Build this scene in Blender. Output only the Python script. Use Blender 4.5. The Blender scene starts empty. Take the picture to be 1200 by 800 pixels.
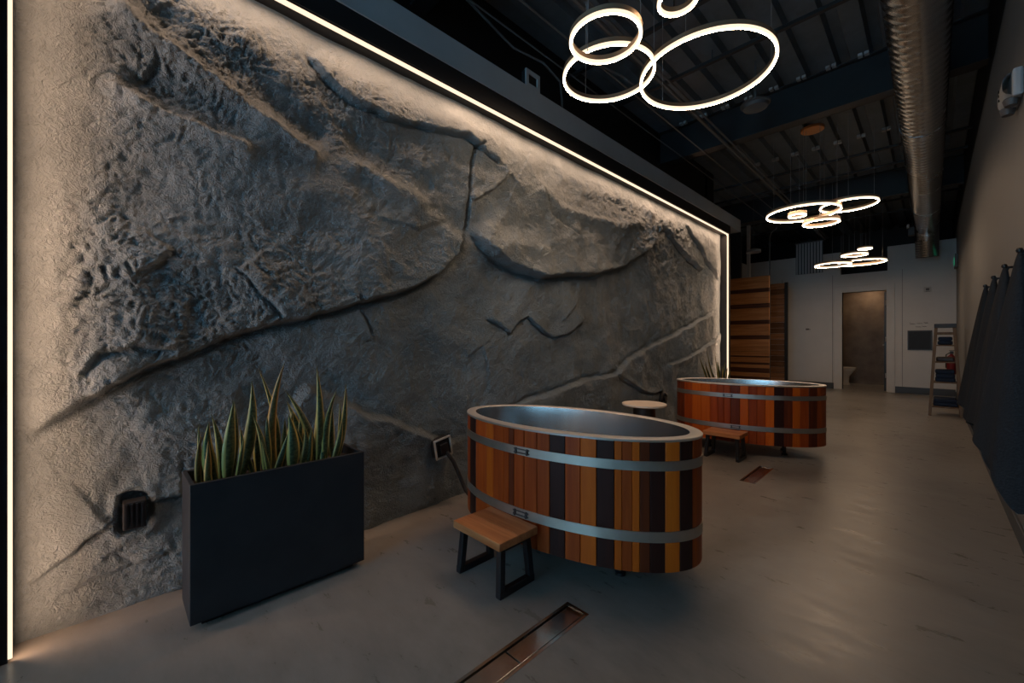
import bpy, math, random
import numpy as np
from mathutils import Vector, Matrix

random.seed(7)
C = bpy.context.scene.collection
SC = bpy.context.scene

# ------------------------------------------------------------------ camera, world, exposure
FPX, EYE, VPX = 480.0, 1.10, 1092.0          # focal length in px of a 1200 px frame, eye height, vanishing point of the room's length
YAW = math.atan((VPX - 600) / FPX)
SN, CS = math.sin(YAW), math.cos(YAW)
cd = bpy.data.cameras.new('camera'); cam = bpy.data.objects.new('camera', cd); C.objects.link(cam)
cd.sensor_width = 36.0; cd.lens = FPX / 1200 * 36.0; cd.clip_start = 0.02; cd.clip_end = 100
cam.location = (0, 0, EYE); cam.rotation_euler = (math.pi / 2, 0, YAW)
SC.camera = cam
wd = bpy.data.worlds.new('world'); SC.world = wd; wd.use_nodes = True
wd.node_tree.nodes['Background'].inputs[0].default_value = (0.34, 0.70, 1.0, 1)
wd.node_tree.nodes['Background'].inputs[1].default_value = 5.0
SC.view_settings.view_transform = 'Standard'; SC.view_settings.look = 'None'
SC.view_settings.gamma = 1.0; SC.view_settings.exposure = 0.0; SC.view_settings.use_curve_mapping = False
SC.cycles.use_denoising = True
SC.cycles.sample_clamp_indirect = 4.0
SC.cycles.max_bounces = 8

LED_COL = (1.0, 0.68, 0.44)
TAPE_COL = (1.0, 0.595, 0.37)
TAPE_TOP, TAPE_LEFT, TAPE_RIGHT = 100.0, 64.0, 90.0
RING_L = 82.0

def z_at(x, y, z):                                # photo pixel -> point at height z
    d = FPX * (EYE - z) / (y - 400); r = (x - 600) / FPX * d
    return np.array([r * CS - d * SN, r * SN + d * CS, z])
def X_at(x, y, X):                                # photo pixel -> point on a wall parallel to the room's length
    t = (x - 600) / FPX; d = X / (t * CS - SN)
    return np.array([X, d * (t * SN + CS), EYE - (y - 400) / FPX * d])
def Y_at(x, y, Y):                                # photo pixel -> point on a cross wall
    t = (x - 600) / FPX; d = Y / (t * SN + CS)
    return np.array([d * (t * CS - SN), Y, EYE - (y - 400) / FPX * d])
def proj_x(X, Y):
    return 600 + FPX * (X * CS + Y * SN) / (-X * SN + Y * CS)

# ------------------------------------------------------------------ materials
def nt(name):
    m = bpy.data.materials.new(name); m.use_nodes = True
    t = m.node_tree; b = t.nodes['Principled BSDF']
    return m, t, b
def mat(name, col, rough=0.5, metal=0.0, emit=None, es=0.0, spec=0.5):
    m, t, b = nt(name)
    b.inputs['Base Color'].default_value = (*col, 1); b.inputs['Roughness'].default_value = rough
    b.inputs['Metallic'].default_value = metal; b.inputs['Specular IOR Level'].default_value = spec
    if emit:
        b.inputs['Emission Color'].default_value = (*emit, 1); b.inputs['Emission Strength'].default_value = es
    return m
def N(t, kind, **kw):
    n = t.nodes.new(kind)
    for k, v in kw.items():
        if k in n.inputs.keys(): n.inputs[k].default_value = v
        else: setattr(n, k, v)
    return n
def ramp(t, stops):
    r = t.nodes.new('ShaderNodeValToRGB'); e = r.color_ramp.elements
    while len(e) < len(stops): e.new(0.5)
    for el, (p, c) in zip(e, stops): el.position = p; el.color = (*c, 1)
    return r
def noisy(name, c1, c2, scale=5, rough=(0.4, 0.6), metal=0.0, bump=0.1, bscale=40, stretch=(1, 1, 1), detail=6, rnd=0.0, dist=0.01, spec=0.5):
    m, t, b = nt(name); L = t.links
    tc = N(t, 'ShaderNodeTexCoord'); mp = N(t, 'ShaderNodeMapping'); mp.inputs['Scale'].default_value = stretch
    src = tc.outputs['Object']
    if rnd:
        oi = N(t, 'ShaderNodeObjectInfo'); ad = N(t, 'ShaderNodeVectorMath', operation='ADD'); ml = N(t, 'ShaderNodeMath', operation='MULTIPLY'); ml.inputs[1].default_value = 37.0
        L.new(oi.outputs['Random'], ml.inputs[0]); L.new(src, ad.inputs[0]); L.new(ml.outputs[0], ad.inputs[1]); src = ad.outputs[0]
    L.new(src, mp.inputs['Vector'])
    n1 = N(t, 'ShaderNodeTexNoise', Scale=scale, Detail=detail, Roughness=0.6); L.new(mp.outputs[0], n1.inputs['Vector'])
    r = ramp(t, [(0.3, c1), (0.7, c2)]); L.new(n1.outputs['Fac'], r.inputs[0])
    out = r.outputs[0]
    if rnd:
        hs = N(t, 'ShaderNodeHueSaturation'); mr = N(t, 'ShaderNodeMapRange'); mr.inputs['To Min'].default_value = 1 - rnd; mr.inputs['To Max'].default_value = 1 + rnd
        L.new(oi.outputs['Random'], mr.inputs['Value']); L.new(mr.outputs[0], hs.inputs['Value']); L.new(out, hs.inputs['Color']); out = hs.outputs[0]
    L.new(out, b.inputs['Base Color'])
    rr = N(t, 'ShaderNodeMapRange'); rr.inputs['To Min'].default_value = rough[0]; rr.inputs['To Max'].default_value = rough[1]
    L.new(n1.outputs['Fac'], rr.inputs['Value']); L.new(rr.outputs[0], b.inputs['Roughness'])
    b.inputs['Metallic'].default_value = metal; b.inputs['Specular IOR Level'].default_value = spec
    if bump:
        n2 = N(t, 'ShaderNodeTexNoise', Scale=bscale, Detail=4); L.new(mp.outputs[0], n2.inputs['Vector'])
        bp = N(t, 'ShaderNodeBump', Strength=bump, Distance=dist); L.new(n2.outputs['Fac'], bp.inputs['Height']); L.new(bp.outputs[0], b.inputs['Normal'])
    return m

def floor_mat():
    m, t, b = nt('polished_concrete'); L = t.links
    tc = N(t, 'ShaderNodeTexCoord')
    n1 = N(t, 'ShaderNodeTexNoise', Scale=0.9, Detail=7, Roughness=0.62, Distortion=0.8); L.new(tc.outputs['Object'], n1.inputs['Vector'])
    r1 = ramp(t, [(0.28, (0.145, 0.138, 0.128)), (0.5, (0.205, 0.197, 0.185)), (0.75, (0.285, 0.276, 0.262))]); L.new(n1.outputs['Fac'], r1.inputs[0])
    mp = N(t, 'ShaderNodeMapping'); mp.inputs['Scale'].default_value = (3.2, 9, 1); mp.inputs['Rotation'].default_value = (0, 0, 0.7); L.new(tc.outputs['Object'], mp.inputs[0])
    n2 = N(t, 'ShaderNodeTexNoise', Scale=1.6, Detail=8, Roughness=0.7); L.new(mp.outputs[0], n2.inputs['Vector'])
    r2 = ramp(t, [(0.3, (0.85, 0.85, 0.85)), (0.7, (1.08, 1.08, 1.08))]); L.new(n2.outputs['Fac'], r2.inputs[0])
    mx = N(t, 'ShaderNodeMix', data_type='RGBA', blend_type='MULTIPLY'); mx.inputs[0].default_value = 1
    L.new(r1.outputs[0], mx.inputs[6]); L.new(r2.outputs[0], mx.inputs[7])
    L.new(mx.outputs[2], b.inputs['Base Color'])
    rr = N(t, 'ShaderNodeMapRange'); rr.inputs['From Min'].default_value = 0.3; rr.inputs['From Max'].default_value = 0.7; rr.inputs['To Min'].default_value = 0.24; rr.inputs['To Max'].default_value = 0.42
    L.new(n2.outputs['Fac'], rr.inputs['Value']); L.new(rr.outputs[0], b.inputs['Roughness'])
    bp = N(t, 'ShaderNodeBump', Strength=0.05, Distance=0.01); L.new(n2.outputs['Fac'], bp.inputs['Height']); L.new(bp.outputs[0], b.inputs['Normal'])
    return m

def rock_mat():
    m, t, b = nt('sculpted_rock'); L = t.links
    tc = N(t, 'ShaderNodeTexCoord')
    n1 = N(t, 'ShaderNodeTexNoise', Scale=1.6, Detail=8, Roughness=0.65, Distortion=0.4); L.new(tc.outputs['Object'], n1.inputs['Vector'])
    r1 = ramp(t, [(0.3, (0.165, 0.200, 0.222)), (0.7, (0.295, 0.345, 0.372))]); L.new(n1.outputs['Fac'], r1.inputs[0])
    L.new(r1.outputs[0], b.inputs['Base Color'])
    b.inputs['Roughness'].default_value = 0.85; b.inputs['Specular IOR Level'].default_value = 0.25
    w = N(t, 'ShaderNodeTexNoise', Scale=42, Detail=4, Roughness=0.6, Distortion=2.2); L.new(tc.outputs['Object'], w.inputs['Vector'])
    bp = N(t, 'ShaderNodeBump', Strength=1.0, Distance=0.030)
    fa = N(t, 'ShaderNodeAttribute', attribute_name='fine'); fm = N(t, 'ShaderNodeMath', operation='MULTIPLY'); L.new(w.outputs['Fac'], fm.inputs[0]); L.new(fa.outputs['Fac'], fm.inputs[1]); L.new(fm.outputs[0], bp.inputs['Height'])
    w2 = N(t, 'ShaderNodeTexNoise', Scale=90, Detail=3); L.new(tc.outputs['Object'], w2.inputs['Vector'])
    b2 = N(t, 'ShaderNodeBump', Strength=0.6, Distance=0.005); L.new(w2.outputs['Fac'], b2.inputs['Height']); L.new(bp.outputs[0], b2.inputs['Normal'])
    L.new(b2.outputs[0], b.inputs['Normal'])
    return m

def leaf_mat(name, a, bcol, edge):
    m, t, b = nt(name); L = t.links
    uv = N(t, 'ShaderNodeUVMap'); uv.uv_map = 'UVMap'; sp = N(t, 'ShaderNodeSeparateXYZ'); L.new(uv.outputs[0], sp.inputs[0])
    mp = N(t, 'ShaderNodeMapping'); mp.inputs['Scale'].default_value = (1.5, 16, 1); L.new(uv.outputs[0], mp.inputs[0])
    n1 = N(t, 'ShaderNodeTexNoise', Scale=2.2, Detail=4, Distortion=0.6); L.new(mp.outputs[0], n1.inputs['Vector'])
    r1 = ramp(t, [(0.38, a), (0.62, bcol)]); L.new(n1.outputs['Fac'], r1.inputs[0])
    s = N(t, 'ShaderNodeMath', operation='SUBTRACT'); s.inputs[1].default_value = 0.5; L.new(sp.outputs[0], s.inputs[0])
    ab = N(t, 'ShaderNodeMath', operation='ABSOLUTE'); L.new(s.outputs[0], ab.inputs[0])
    g = N(t, 'ShaderNodeMapRange'); g.inputs['From Min'].default_value = 0.29; g.inputs['From Max'].default_value = 0.37; L.new(ab.outputs[0], g.inputs['Value'])
    mx = N(t, 'ShaderNodeMix', data_type='RGBA'); L.new(g.outputs[0], mx.inputs[0]); L.new(r1.outputs[0], mx.inputs[6]); mx.inputs[7].default_value = (*edge, 1)
    L.new(mx.outputs[2], b.inputs['Base Color']); b.inputs['Roughness'].default_value = 0.38
    return m

def towel_mat():
    m, t, b = nt('waffle_cotton'); L = t.links
    tc = N(t, 'ShaderNodeTexCoord'); b.inputs['Base Color'].default_value = (0.028, 0.031, 0.036, 1); b.inputs['Roughness'].default_value = 0.95; b.inputs['Specular IOR Level'].default_value = 0.1
    ck = N(t, 'ShaderNodeTexVoronoi', Scale=110); L.new(tc.outputs['Object'], ck.inputs['Vector'])
    bp = N(t, 'ShaderNodeBump', Strength=0.5, Distance=0.004); L.new(ck.outputs['Distance'], bp.inputs['Height']); L.new(bp.outputs[0], b.inputs['Normal'])
    return m

def emit(name, col, s, one_sided=False):
    m, t, b = nt(name); t.nodes.remove(b); e = N(t, 'ShaderNodeEmission', Strength=s); e.inputs[0].default_value = (*col, 1)
    t.links.new(e.outputs[0], t.nodes['Material Output'].inputs[0]); return m

M = dict(
    floor=floor_mat(), rock=rock_mat(), towel=towel_mat(),
    black=mat('black_paint', (0.006, 0.007, 0.009), 0.6), blackm=mat('black_steel', (0.008, 0.009, 0.012), 0.38, 0.0),
    deck=noisy('ceiling_deck_paint', (0.10, 0.128, 0.158), (0.15, 0.185, 0.22), 6, (0.5, 0.7), bump=0.05),
    beam=noisy('dark_beam_paint', (0.014, 0.017, 0.021), (0.024, 0.028, 0.033), 6, (0.45, 0.6), bump=0.05),
    header=noisy('grey_header_paint', (0.36, 0.385, 0.41), (0.41, 0.435, 0.46), 3, (0.6, 0.7), bump=0.02),
    wallp=noisy('warm_white_paint', (0.52, 0.53, 0.53), (0.58, 0.585, 0.58), 2, (0.6, 0.7), bump=0.03),
    rwall=noisy('grey_wall_paint', (0.165, 0.175, 0.185), (0.20, 0.21, 0.22), 1.2, (0.55, 0.7), bump=0.05, bscale=12),
    base=mat('blue_grey_base', (0.05, 0.062, 0.078), 0.5),
    planter=noisy('matte_black_planter', (0.015, 0.019, 0.025), (0.024, 0.029, 0.036), 7, (0.45, 0.6), bump=0.06, bscale=25, spec=0.3),
    soil=noisy('potting_soil', (0.012, 0.009, 0.007), (0.03, 0.022, 0.016), 30, (0.9, 1.0), bump=0.6, bscale=60),
    leaf=leaf_mat('snake_leaf', (0.016, 0.042, 0.024), (0.075, 0.115, 0.055), (0.42, 0.33, 0.09)),
    leafd=leaf_mat('snake_leaf_dry', (0.05, 0.055, 0.02), (0.12, 0.10, 0.035), (0.38, 0.24, 0.07)),
    steel=noisy('brushed_steel', (0.55, 0.56, 0.57), (0.64, 0.645, 0.65), 2, (0.20, 0.30), metal=1.0, bump=0.0, stretch=(4, 4, 0.3)),
    rim=noisy('satin_steel_rim', (0.78, 0.77, 0.75), (0.86, 0.85, 0.83), 6, (0.38, 0.5), metal=1.0, bump=0.0),
    hoop=noisy('steel_hoop', (0.48, 0.43, 0.375), (0.58, 0.52, 0.46), 8, (0.4, 0.5), metal=1.0, bump=0.0),
    duct=noisy('galvanised_steel', (0.55, 0.56, 0.57), (0.68, 0.69, 0.70), 2.5, (0.2, 0.32), metal=1.0, bump=0.0),
    grate=noisy('drain_steel', (0.50, 0.48, 0.46), (0.62, 0.60, 0.57), 20, (0.16, 0.28), metal=1.0, bump=0.03, bscale=80),
    grated=noisy('drain_dark_steel', (0.07, 0.07, 0.072), (0.12, 0.12, 0.12), 25, (0.45, 0.6), metal=0.8, bump=0.2, bscale=120),
    pipe=mat('painted_conduit', (0.10, 0.105, 0.11), 0.45), wire=mat('steel_wire', (0.30, 0.30, 0.31), 0.45, 0.3),
    ringm=mat('ring_housing', (0.42, 0.30, 0.20), 0.4, 0.6), copper=mat('copper_canopy', (0.85, 0.38, 0.14), 0.45, 0.2),
    glow=emit('ring_diffuser_bottom', LED_COL, RING_L), glows=emit('ring_diffuser_side', (1.0, 0.76, 0.52), 1.5),
    ledf=emit('led_front_diffuser', (1.0, 0.78, 0.54), 1.4),
    tapet=emit('led_tape_top', TAPE_COL, TAPE_TOP), tapel=emit('led_tape_left', TAPE_COL, TAPE_LEFT), taper=emit('led_tape_right', TAPE_COL, TAPE_RIGHT),
    plaster=noisy('brown_plaster', (0.10, 0.075, 0.055), (0.21, 0.165, 0.125), 3.5, (0.5, 0.7), bump=0.1, bscale=15),
    porcelain=mat('porcelain', (0.62, 0.58, 0.53), 0.2), plate=mat('white_plastic', (0.42, 0.42, 0.41), 0.5), plated=mat('grey_plastic', (0.09, 0.09, 0.095), 0.5),
    marble=noisy('pale_stone_top', (0.74, 0.66, 0.56), (0.84, 0.77, 0.68), 9, (0.3, 0.4), bump=0.0),
    pedestal=noisy('dark_wood_pedestal', (0.018, 0.012, 0.01), (0.04, 0.026, 0.02), 8, (0.4, 0.5), bump=0.05),
    ladder=noisy('ladder_wood', (0.10, 0.062, 0.035), (0.19, 0.12, 0.07), 5, (0.5, 0.7), bump=0.1, stretch=(6, 6, 1)),
    navy=mat('navy_terry', (0.022, 0.034, 0.062), 0.95, spec=0.1), red=mat('extinguisher_red', (0.16, 0.008, 0.012), 0.4),
    green=mat('exit_green', (0.02, 0.4, 0.2), 0.5, emit=(0.05, 0.85, 0.42), es=0.35), rubber=mat('black_rubber', (0.012, 0.012, 0.014), 0.7),
    glass=None, clamp=mat('dull_bolt_steel', (0.10, 0.10, 0.105), 0.45, 0.8),
)
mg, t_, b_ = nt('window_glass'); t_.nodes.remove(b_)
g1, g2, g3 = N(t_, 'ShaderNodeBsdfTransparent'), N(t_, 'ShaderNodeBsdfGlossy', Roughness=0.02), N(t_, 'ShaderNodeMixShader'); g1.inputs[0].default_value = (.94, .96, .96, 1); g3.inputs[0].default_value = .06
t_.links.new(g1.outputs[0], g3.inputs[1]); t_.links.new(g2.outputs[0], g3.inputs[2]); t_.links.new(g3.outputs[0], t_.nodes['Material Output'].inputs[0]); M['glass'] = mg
def wood(name, c1, c2, axis, rnd=0.18, scale=2.2):
    st = {'z': (14, 14, 0.9), 'x': (0.9, 14, 14)}[axis]
    return noisy(name, c1, c2, scale, (0.42, 0.55), bump=0.10, bscale=6, stretch=st, detail=8, rnd=rnd, dist=0.004, spec=0.22)
M['st_dark'] = wood('stave_dark', (0.020, 0.006, 0.005), (0.045, 0.012, 0.008), 'z')
M['st_mid'] = wood('stave_red_brown', (0.24, 0.033, 0.005), (0.40, 0.068, 0.008), 'z')
M['st_orange'] = wood('stave_orange', (0.50, 0.082, 0.006), (0.66, 0.135, 0.010), 'z')
M['st_brown'] = wood('stave_brown', (0.085, 0.015, 0.006), (0.18, 0.034, 0.008), 'z')
M['seat'] = wood('stool_wood', (0.34, 0.115, 0.038), (0.60, 0.25, 0.10), 'x', 0.1)
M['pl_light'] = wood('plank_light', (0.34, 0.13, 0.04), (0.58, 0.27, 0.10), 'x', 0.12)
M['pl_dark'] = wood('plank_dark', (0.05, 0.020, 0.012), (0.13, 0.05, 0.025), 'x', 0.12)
M['pl_mid'] = wood('plank_weathered', (0.10, 0.048, 0.022), (0.22, 0.11, 0.055), 'x', 0.5)

# ------------------------------------------------------------------ mesh helpers
class MB:
    def __init__(s): s.v, s.f = [], []
    def add(s, v, f):
        n = len(s.v); s.v += [tuple(map(float, p)) for p in v]; s.f += [tuple(i + n for i in q) for q in f]; return s
    def box(s, a, b):
        (x0, y0, z0), (x1, y1, z1) = a, b
        return s.add([(x0, y0, z0), (x1, y0, z0), (x1, y1, z0), (x0, y1, z0), (x0, y0, z1), (x1, y0, z1), (x1, y1, z1), (x0, y1, z1)],
                     [(0, 3, 2, 1), (4, 5, 6, 7), (0, 1, 5, 4), (1, 2, 6, 5), (2, 3, 7, 6), (3, 0, 4, 7)])
    def bar(s, p, q, w, h, up=(0, 0, 1)):
        p, q = Vector(p), Vector(q); d = (q - p).normalized(); u = Vector(up)
        a = d.cross(u).normalized(); u = a.cross(d)
        v = [P + a * (w / 2 * i) + u * (h / 2 * j) for P in (p, q) for i, j in ((-1, -1), (1, -1), (1, 1), (-1, 1))]
        return s.add(v, [(0, 1, 2, 3), (7, 6, 5, 4), (0, 4, 5, 1), (1, 5, 6, 2), (2, 6, 7, 3), (3, 7, 4, 0)])
    def tube(s, pts, r, n=8, cap=True):
        pts = [Vector(p) for p in pts]; rr = r if isinstance(r, (list, tuple)) else [r] * len(pts)
        base = len(s.v); ref = None
        for i, p in enumerate(pts):
            d = (pts[min(i + 1, len(pts) - 1)] - pts[max(i - 1, 0)]).normalized()
            if ref is None: ref = d.orthogonal().normalized()
            ref = (ref - d * ref.dot(d)).normalized(); b = d.cross(ref)
            for k in range(n):
                t = 2 * math.pi * k / n; s.v.append(tuple(p + (ref * math.cos(t) + b * math.sin(t)) * rr[i]))
        for i in range(len(pts) - 1):
            for k in range(n):
                a = base + i * n + k; b2 = base + i * n + (k + 1) % n; s.f.append((a, b2, b2 + n, a + n))
        if cap:
            s.f.append(tuple(base + k for k in reversed(range(n)))); s.f.append(tuple(base + (len(pts) - 1) * n + k for k in range(n)))
        return s
    def lathe(s, prof, n=40, c=(0, 0)):
        base = len(s.v); m = len(prof)
        for k in range(n):
            t = 2 * math.pi * k / n
            for r, z in prof: s.v.append((c[0] + r * math.cos(t), c[1] + r * math.sin(t), z))
        for k in range(n):
            for i in range(m - 1):
                a = base + k * m + i; b = base + ((k + 1) % n) * m + i; s.f.append((a, b, b + 1, a + 1))
        return s
    def grid(s, fn, nu, nv, close=False):
        base = len(s.v)
        for i in range(nu):
            for j in range(nv): s.v.append(tuple(map(float, fn(i / ((nu) if close else (nu - 1)), j / (nv - 1)))))
        for i in range(nu if close else nu - 1):
            for j in range(nv - 1):
                a = base + i * nv + j; b = base + ((i + 1) % nu) * nv + j; s.f.append((a, b, b + 1, a + 1))
        return s
    def build(s, name, m, parent=None, smooth=False, bevel=0.0, origin=None):
        me = bpy.data.meshes.new(name); v = s.v
        if origin is not None: v = [(x - origin[0], y - origin[1], z - origin[2]) for x, y, z in v]
        me.from_pydata(v, [], s.f); me.update()
        me.materials.append(m if not isinstance(m, str) else M[m])
        o = bpy.data.objects.new(name, me); C.objects.link(o)
        if origin is not None: o.location = origin
        if smooth:
            me.polygons.foreach_set('use_smooth', [True] * len(me.polygons))
            try: me.set_sharp_from_angle(angle=math.radians(38))
            except Exception: pass
        if bevel:
            bv = o.modifiers.new('bevel', 'BEVEL'); bv.width = bevel; bv.segments = 2; bv.limit_method = 'ANGLE'
        if parent is not None: o.parent = parent
        return o
def fix(o):                                       # consistent outward normals
    import bmesh
    bm = bmesh.new(); bm.from_mesh(o.data); bmesh.ops.recalc_face_normals(bm, faces=bm.faces); bm.to_mesh(o.data); bm.free(); return o
def tag(o, label=None, cat=None, group=None, kind=None):
    if label: o['label'] = label
    if cat: o['category'] = cat
    if group: o['group'] = group
    if kind: o['kind'] = kind
    return o
def thing(name, label, cat, loc=(0, 0, 0), rz=0.0, group=None):
    o = bpy.data.objects.new(name, None); C.objects.link(o); o.location = loc; o.rotation_euler = (0, 0, rz); o.empty_display_size = 0.05
    return tag(o, label, cat, group)
def struct(o, label=None): return tag(o, label, kind='structure')
def copy_tree(o, parent=None):
    c = o.copy(); C.objects.link(c); c.parent = parent
    for ch in [x for x in bpy.data.objects if x.parent == o]: copy_tree(ch, c)
    return c

# ------------------------------------------------------------------ dimensions of the room
XR, YF, YB = 0.342, 12.05, -3.2               # right wall, far wall, storefront wall behind the camera
XL, ZC = -2.62, 3.95                          # dark wall above the rock, ceiling deck
ROCK_X, LED_X, LED_Z, LED_Y0, LED_Y1 = -2.30, -2.21, 2.755, -0.251, 6.836

# ---- floor, cut round the two drain channels
fl = MB(); DR = [(-1.075, -0.965, 0.35, 1.375), (-1.065, -0.955, 3.55, 4.10)]
ys = [YB, 0.35, 1.375, 3.55, 4.10, 14.2]; xs0, xs1 = -5.0, 0.6
for i in range(5):
    hole = [d for d in DR if abs(d[2] - ys[i]) < 1e-6]
    if hole:
        d = hole[0]; fl.box((xs0, ys[i], -0.1), (d[0], ys[i + 1], 0)); fl.box((d[1], ys[i], -0.1), (xs1, ys[i + 1], 0))
    else: fl.box((xs0, ys[i], -0.1), (xs1, ys[i + 1], 0))
struct(fl.build('floor', 'floor'), 'polished grey concrete floor with mottled patches')

# ---- right wall: grey paint below, black above, baseboard
struct(MB().box((XR, YB, 0), (XR + 0.12, YF + 2.2, 3.34)).build('wall_right', 'rwall'))
struct(MB().box((XR + 0.001, YB, 3.34), (XR + 0.12, YF + 2.2, 4.2)).build('wall_right_upper', 'black'))
struct(MB().box((XR - 0.012, YB, 0), (XR, YF, 0.10)).build('baseboard_right', 'base', bevel=0.003))

# ---- storefront wall behind the camera: piers, a header, sill and panes of glass
wb = MB(); wb.box((-5, YB - .15, 3.1), (.46, YB, 4.2)); wb.box((-5, YB - .15, 0), (.46, YB, .25)); wb.box((-5, YB - .15, .25), (-2.9, YB, 3.1)); wb.box((.2, YB - .15, .25), (.46, YB, 3.1))
struct(wb.build('wall_back', 'rwall'))
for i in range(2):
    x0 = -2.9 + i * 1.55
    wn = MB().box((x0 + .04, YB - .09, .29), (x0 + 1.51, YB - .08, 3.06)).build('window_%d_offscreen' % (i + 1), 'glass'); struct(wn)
    fr = MB()
    for a, b in (((x0, YB - .12, .25), (x0 + .04, YB - .03, 3.1)), ((x0 + 1.51, YB - .12, .25), (x0 + 1.55, YB - .03, 3.1)), ((x0 + .04, YB - .12, .25), (x0 + 1.51, YB - .03, .29)), ((x0 + .04, YB - .12, 3.06), (x0 + 1.51, YB - .03, 3.1))): fr.box(a, b)
    fr.build('window_frame', 'blackm', wn)

# ---- dark walls: left of the rock, above it, the alcove and the plenum behind the far wall
struct(MB().box((-2.75, YB, 0), (LED_X + .02, LED_Y0 - 0.045, 4.2)).build('wall_left_near', 'black'))
struct(MB().box((-2.75, LED_Y0 - .045, 3.05), (XL, 7.4, 4.2)).build('wall_left_upper', 'black'))
struct(MB().box((-5, 14.15, 0), (.46, 14.25, 4.2)).build('wall_plenum', 'black'))
struct(MB().box((-5.1, 6.9, 0), (-5, 14.2, 4.2)).build('wall_alcove_side', 'black'))
struct(MB().box((-5, 7.02, 0), (-2.62, 7.12, 4.2)).build('wall_alcove_front', 'rwall'))
struct(MB().box((-3.42, 10.2, 0), (-3.34, YF, 3.08)).build('wall_alcove', 'wallp'))

# ---- far wall with doorway and notch above it
DX0, DX1, DH = -1.443, -0.690, 2.22
w = MB()
for a, b in (((-3.34, YF, 0), (DX0, YF + .14, 2.64)), ((DX1, YF, 0), (XR, YF + .14, 2.64)), ((DX0, YF, DH), (DX1, YF + .14, 2.64)),
             ((-3.34, YF, 2.64), (-1.474, YF + .14, 3.16)), ((-.673, YF, 2.64), (XR, YF + .14, 3.16))): w.box(a, b)
struct(w.build('wall_far', 'wallp'))
for x in (-0.44, -2.63, -1.62): struct(MB().box((x - .004, YF - .006, 0.14 if x < -.5 else .14), (x + .004, YF - .0005, 2.64)).build('trim_%d' % (20 + int(abs(x) * 10)), 'rwall'))
bb = MB().box((-3.34, YF - .014, 0), (-1.60, YF, .138)); bb.box((-.55, YF - .014, 0), (XR - .012, YF, .138)); struct(bb.build('baseboard_far', 'base', bevel=.003))
cs = MB().box((-1.595, YF - .022, 0), (DX0, YF + .14, 2.36)); cs.box((DX1, YF - .022, 0), (-.556, YF + .14, 2.36)); cs.box((DX0, YF - .022, DH), (DX1, YF + .14, 2.36))
struct(cs.build('trim_1', 'wallp', bevel=.003), 'wide painted casing round the washroom doorway')
# washroom behind it
struct(MB().box((-2.3, 13.95, 0), (XR, 14.05, 2.7)).build('wall_washroom', 'plaster'))
struct(MB().box((-2.35, YF + .14, 0), (-2.25, 13.95, 2.7)).build('wall_washroom_side', 'plaster'))
struct(MB().box((-.2, YF + .14, 0), (-.1, 13.95, 2.7)).build('wall_washroom_end', 'plaster'))
struct(MB().box((-2.35, YF + .14, 2.55), (-.1, 13.95, 2.62)).build('ceiling_washroom', 'wallp'))
dl = thing('downlight', 'small recessed downlight in the washroom ceiling', 'light', (-1.1, 13.55, 2.55))
MB().lathe([(.07, 0), (.07, -.012), (.055, -.014), (.05, -.004)], 28).build('trim_ring', 'plate', dl, True)
MB().lathe([(.0, -.003), (.05, -.003)], 28).build('lens', emit('downlight_lens', (1, .66, .40), 200), dl)
dr = struct(MB().box((DX1 - .045, YF + .15, .01), (DX1 - .005, YF + .93, 2.2)).build('door_1', 'blackm', bevel=.003), 'dark washroom door swung open inwards')
for z in (.35, 1.15, 1.95): MB().tube([(DX1 - .02, YF + .135, z - .05), (DX1 - .02, YF + .135, z + .05)], .009).build('hinge', 'hoop', dr)
MB().tube([(DX1 - .045, YF + .86, 1.02), (DX1 - .10, YF + .86, 1.02), (DX1 - .10, YF + .76, 1.02)], .01).build('handle', 'hoop', dr)

# ---- ceiling: ribbed deck, girder, joists
dk = MB(); prof = []; x = -5.0
while x < .6: prof += [(x, ZC + .075), (x + .075, ZC + .075), (x + .095, ZC), (x + .235, ZC), (x + .255, ZC + .075)]; x += .255
for px, pz in prof: dk.v += [(px, YB, pz), (px, 14.2, pz)]
for i in range(len(prof) - 1): dk.f.append((2 * i, 2 * i + 1, 2 * i + 3, 2 * i + 2))
ceil = struct(dk.build('ceiling', 'deck'), 'dark painted ribbed metal ceiling deck')
struct(MB().box((-5, YB, 4.03), (.6, 14.2, 4.2)).build('roof', 'black'))
def ibeam(y, z0, fw, ft=.014):
    b = MB().box((-4.9, y - .006, z0 + ft), (XR, y + .006, ZC)); b.box((-4.9, y - fw / 2, ZC - ft), (XR, y + fw / 2, ZC)); o = b.build('beam', 'beam', ceil)
    MB().box((-4.9, y - fw / 2, z0), (XR, y + fw / 2, z0 + ft)).build('beam_flange', 'beam', o)
for y in (1.6, -1.5, 5.42, 9.3): ibeam(y, 3.52, .13)
for y, z in ((3.35, 3.80), (4.2, 3.84), (6.05, 3.78), (7.45, 3.70), (8.3, 3.74), (10.3, 3.70), (11.2, 3.70)):
    b = MB().bar((-4.9, y, z), (XR, y, z), .04, .03); xx = -4.7
    while xx < XR: b.bar((xx, y, z), (xx, y, ZC), .008, .008, up=(0, 1, 0)); xx += 1.6
    b.build('joist', 'beam', ceil)
for i in range(9):
    xx = -2.3 + i * .255
    for dx in (0, .05):
        MB().box((xx + dx, 5.29, 3.925), (xx + dx + .035, 5.345, 3.95)).build('beam_clip', 'header', ceil)
        if i < 7: MB().box((xx + .3 + dx, 7.36, 3.91), (xx + .3 + dx + .04, 7.41, 3.95)).build('beam_clip', 'header', ceil)

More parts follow.
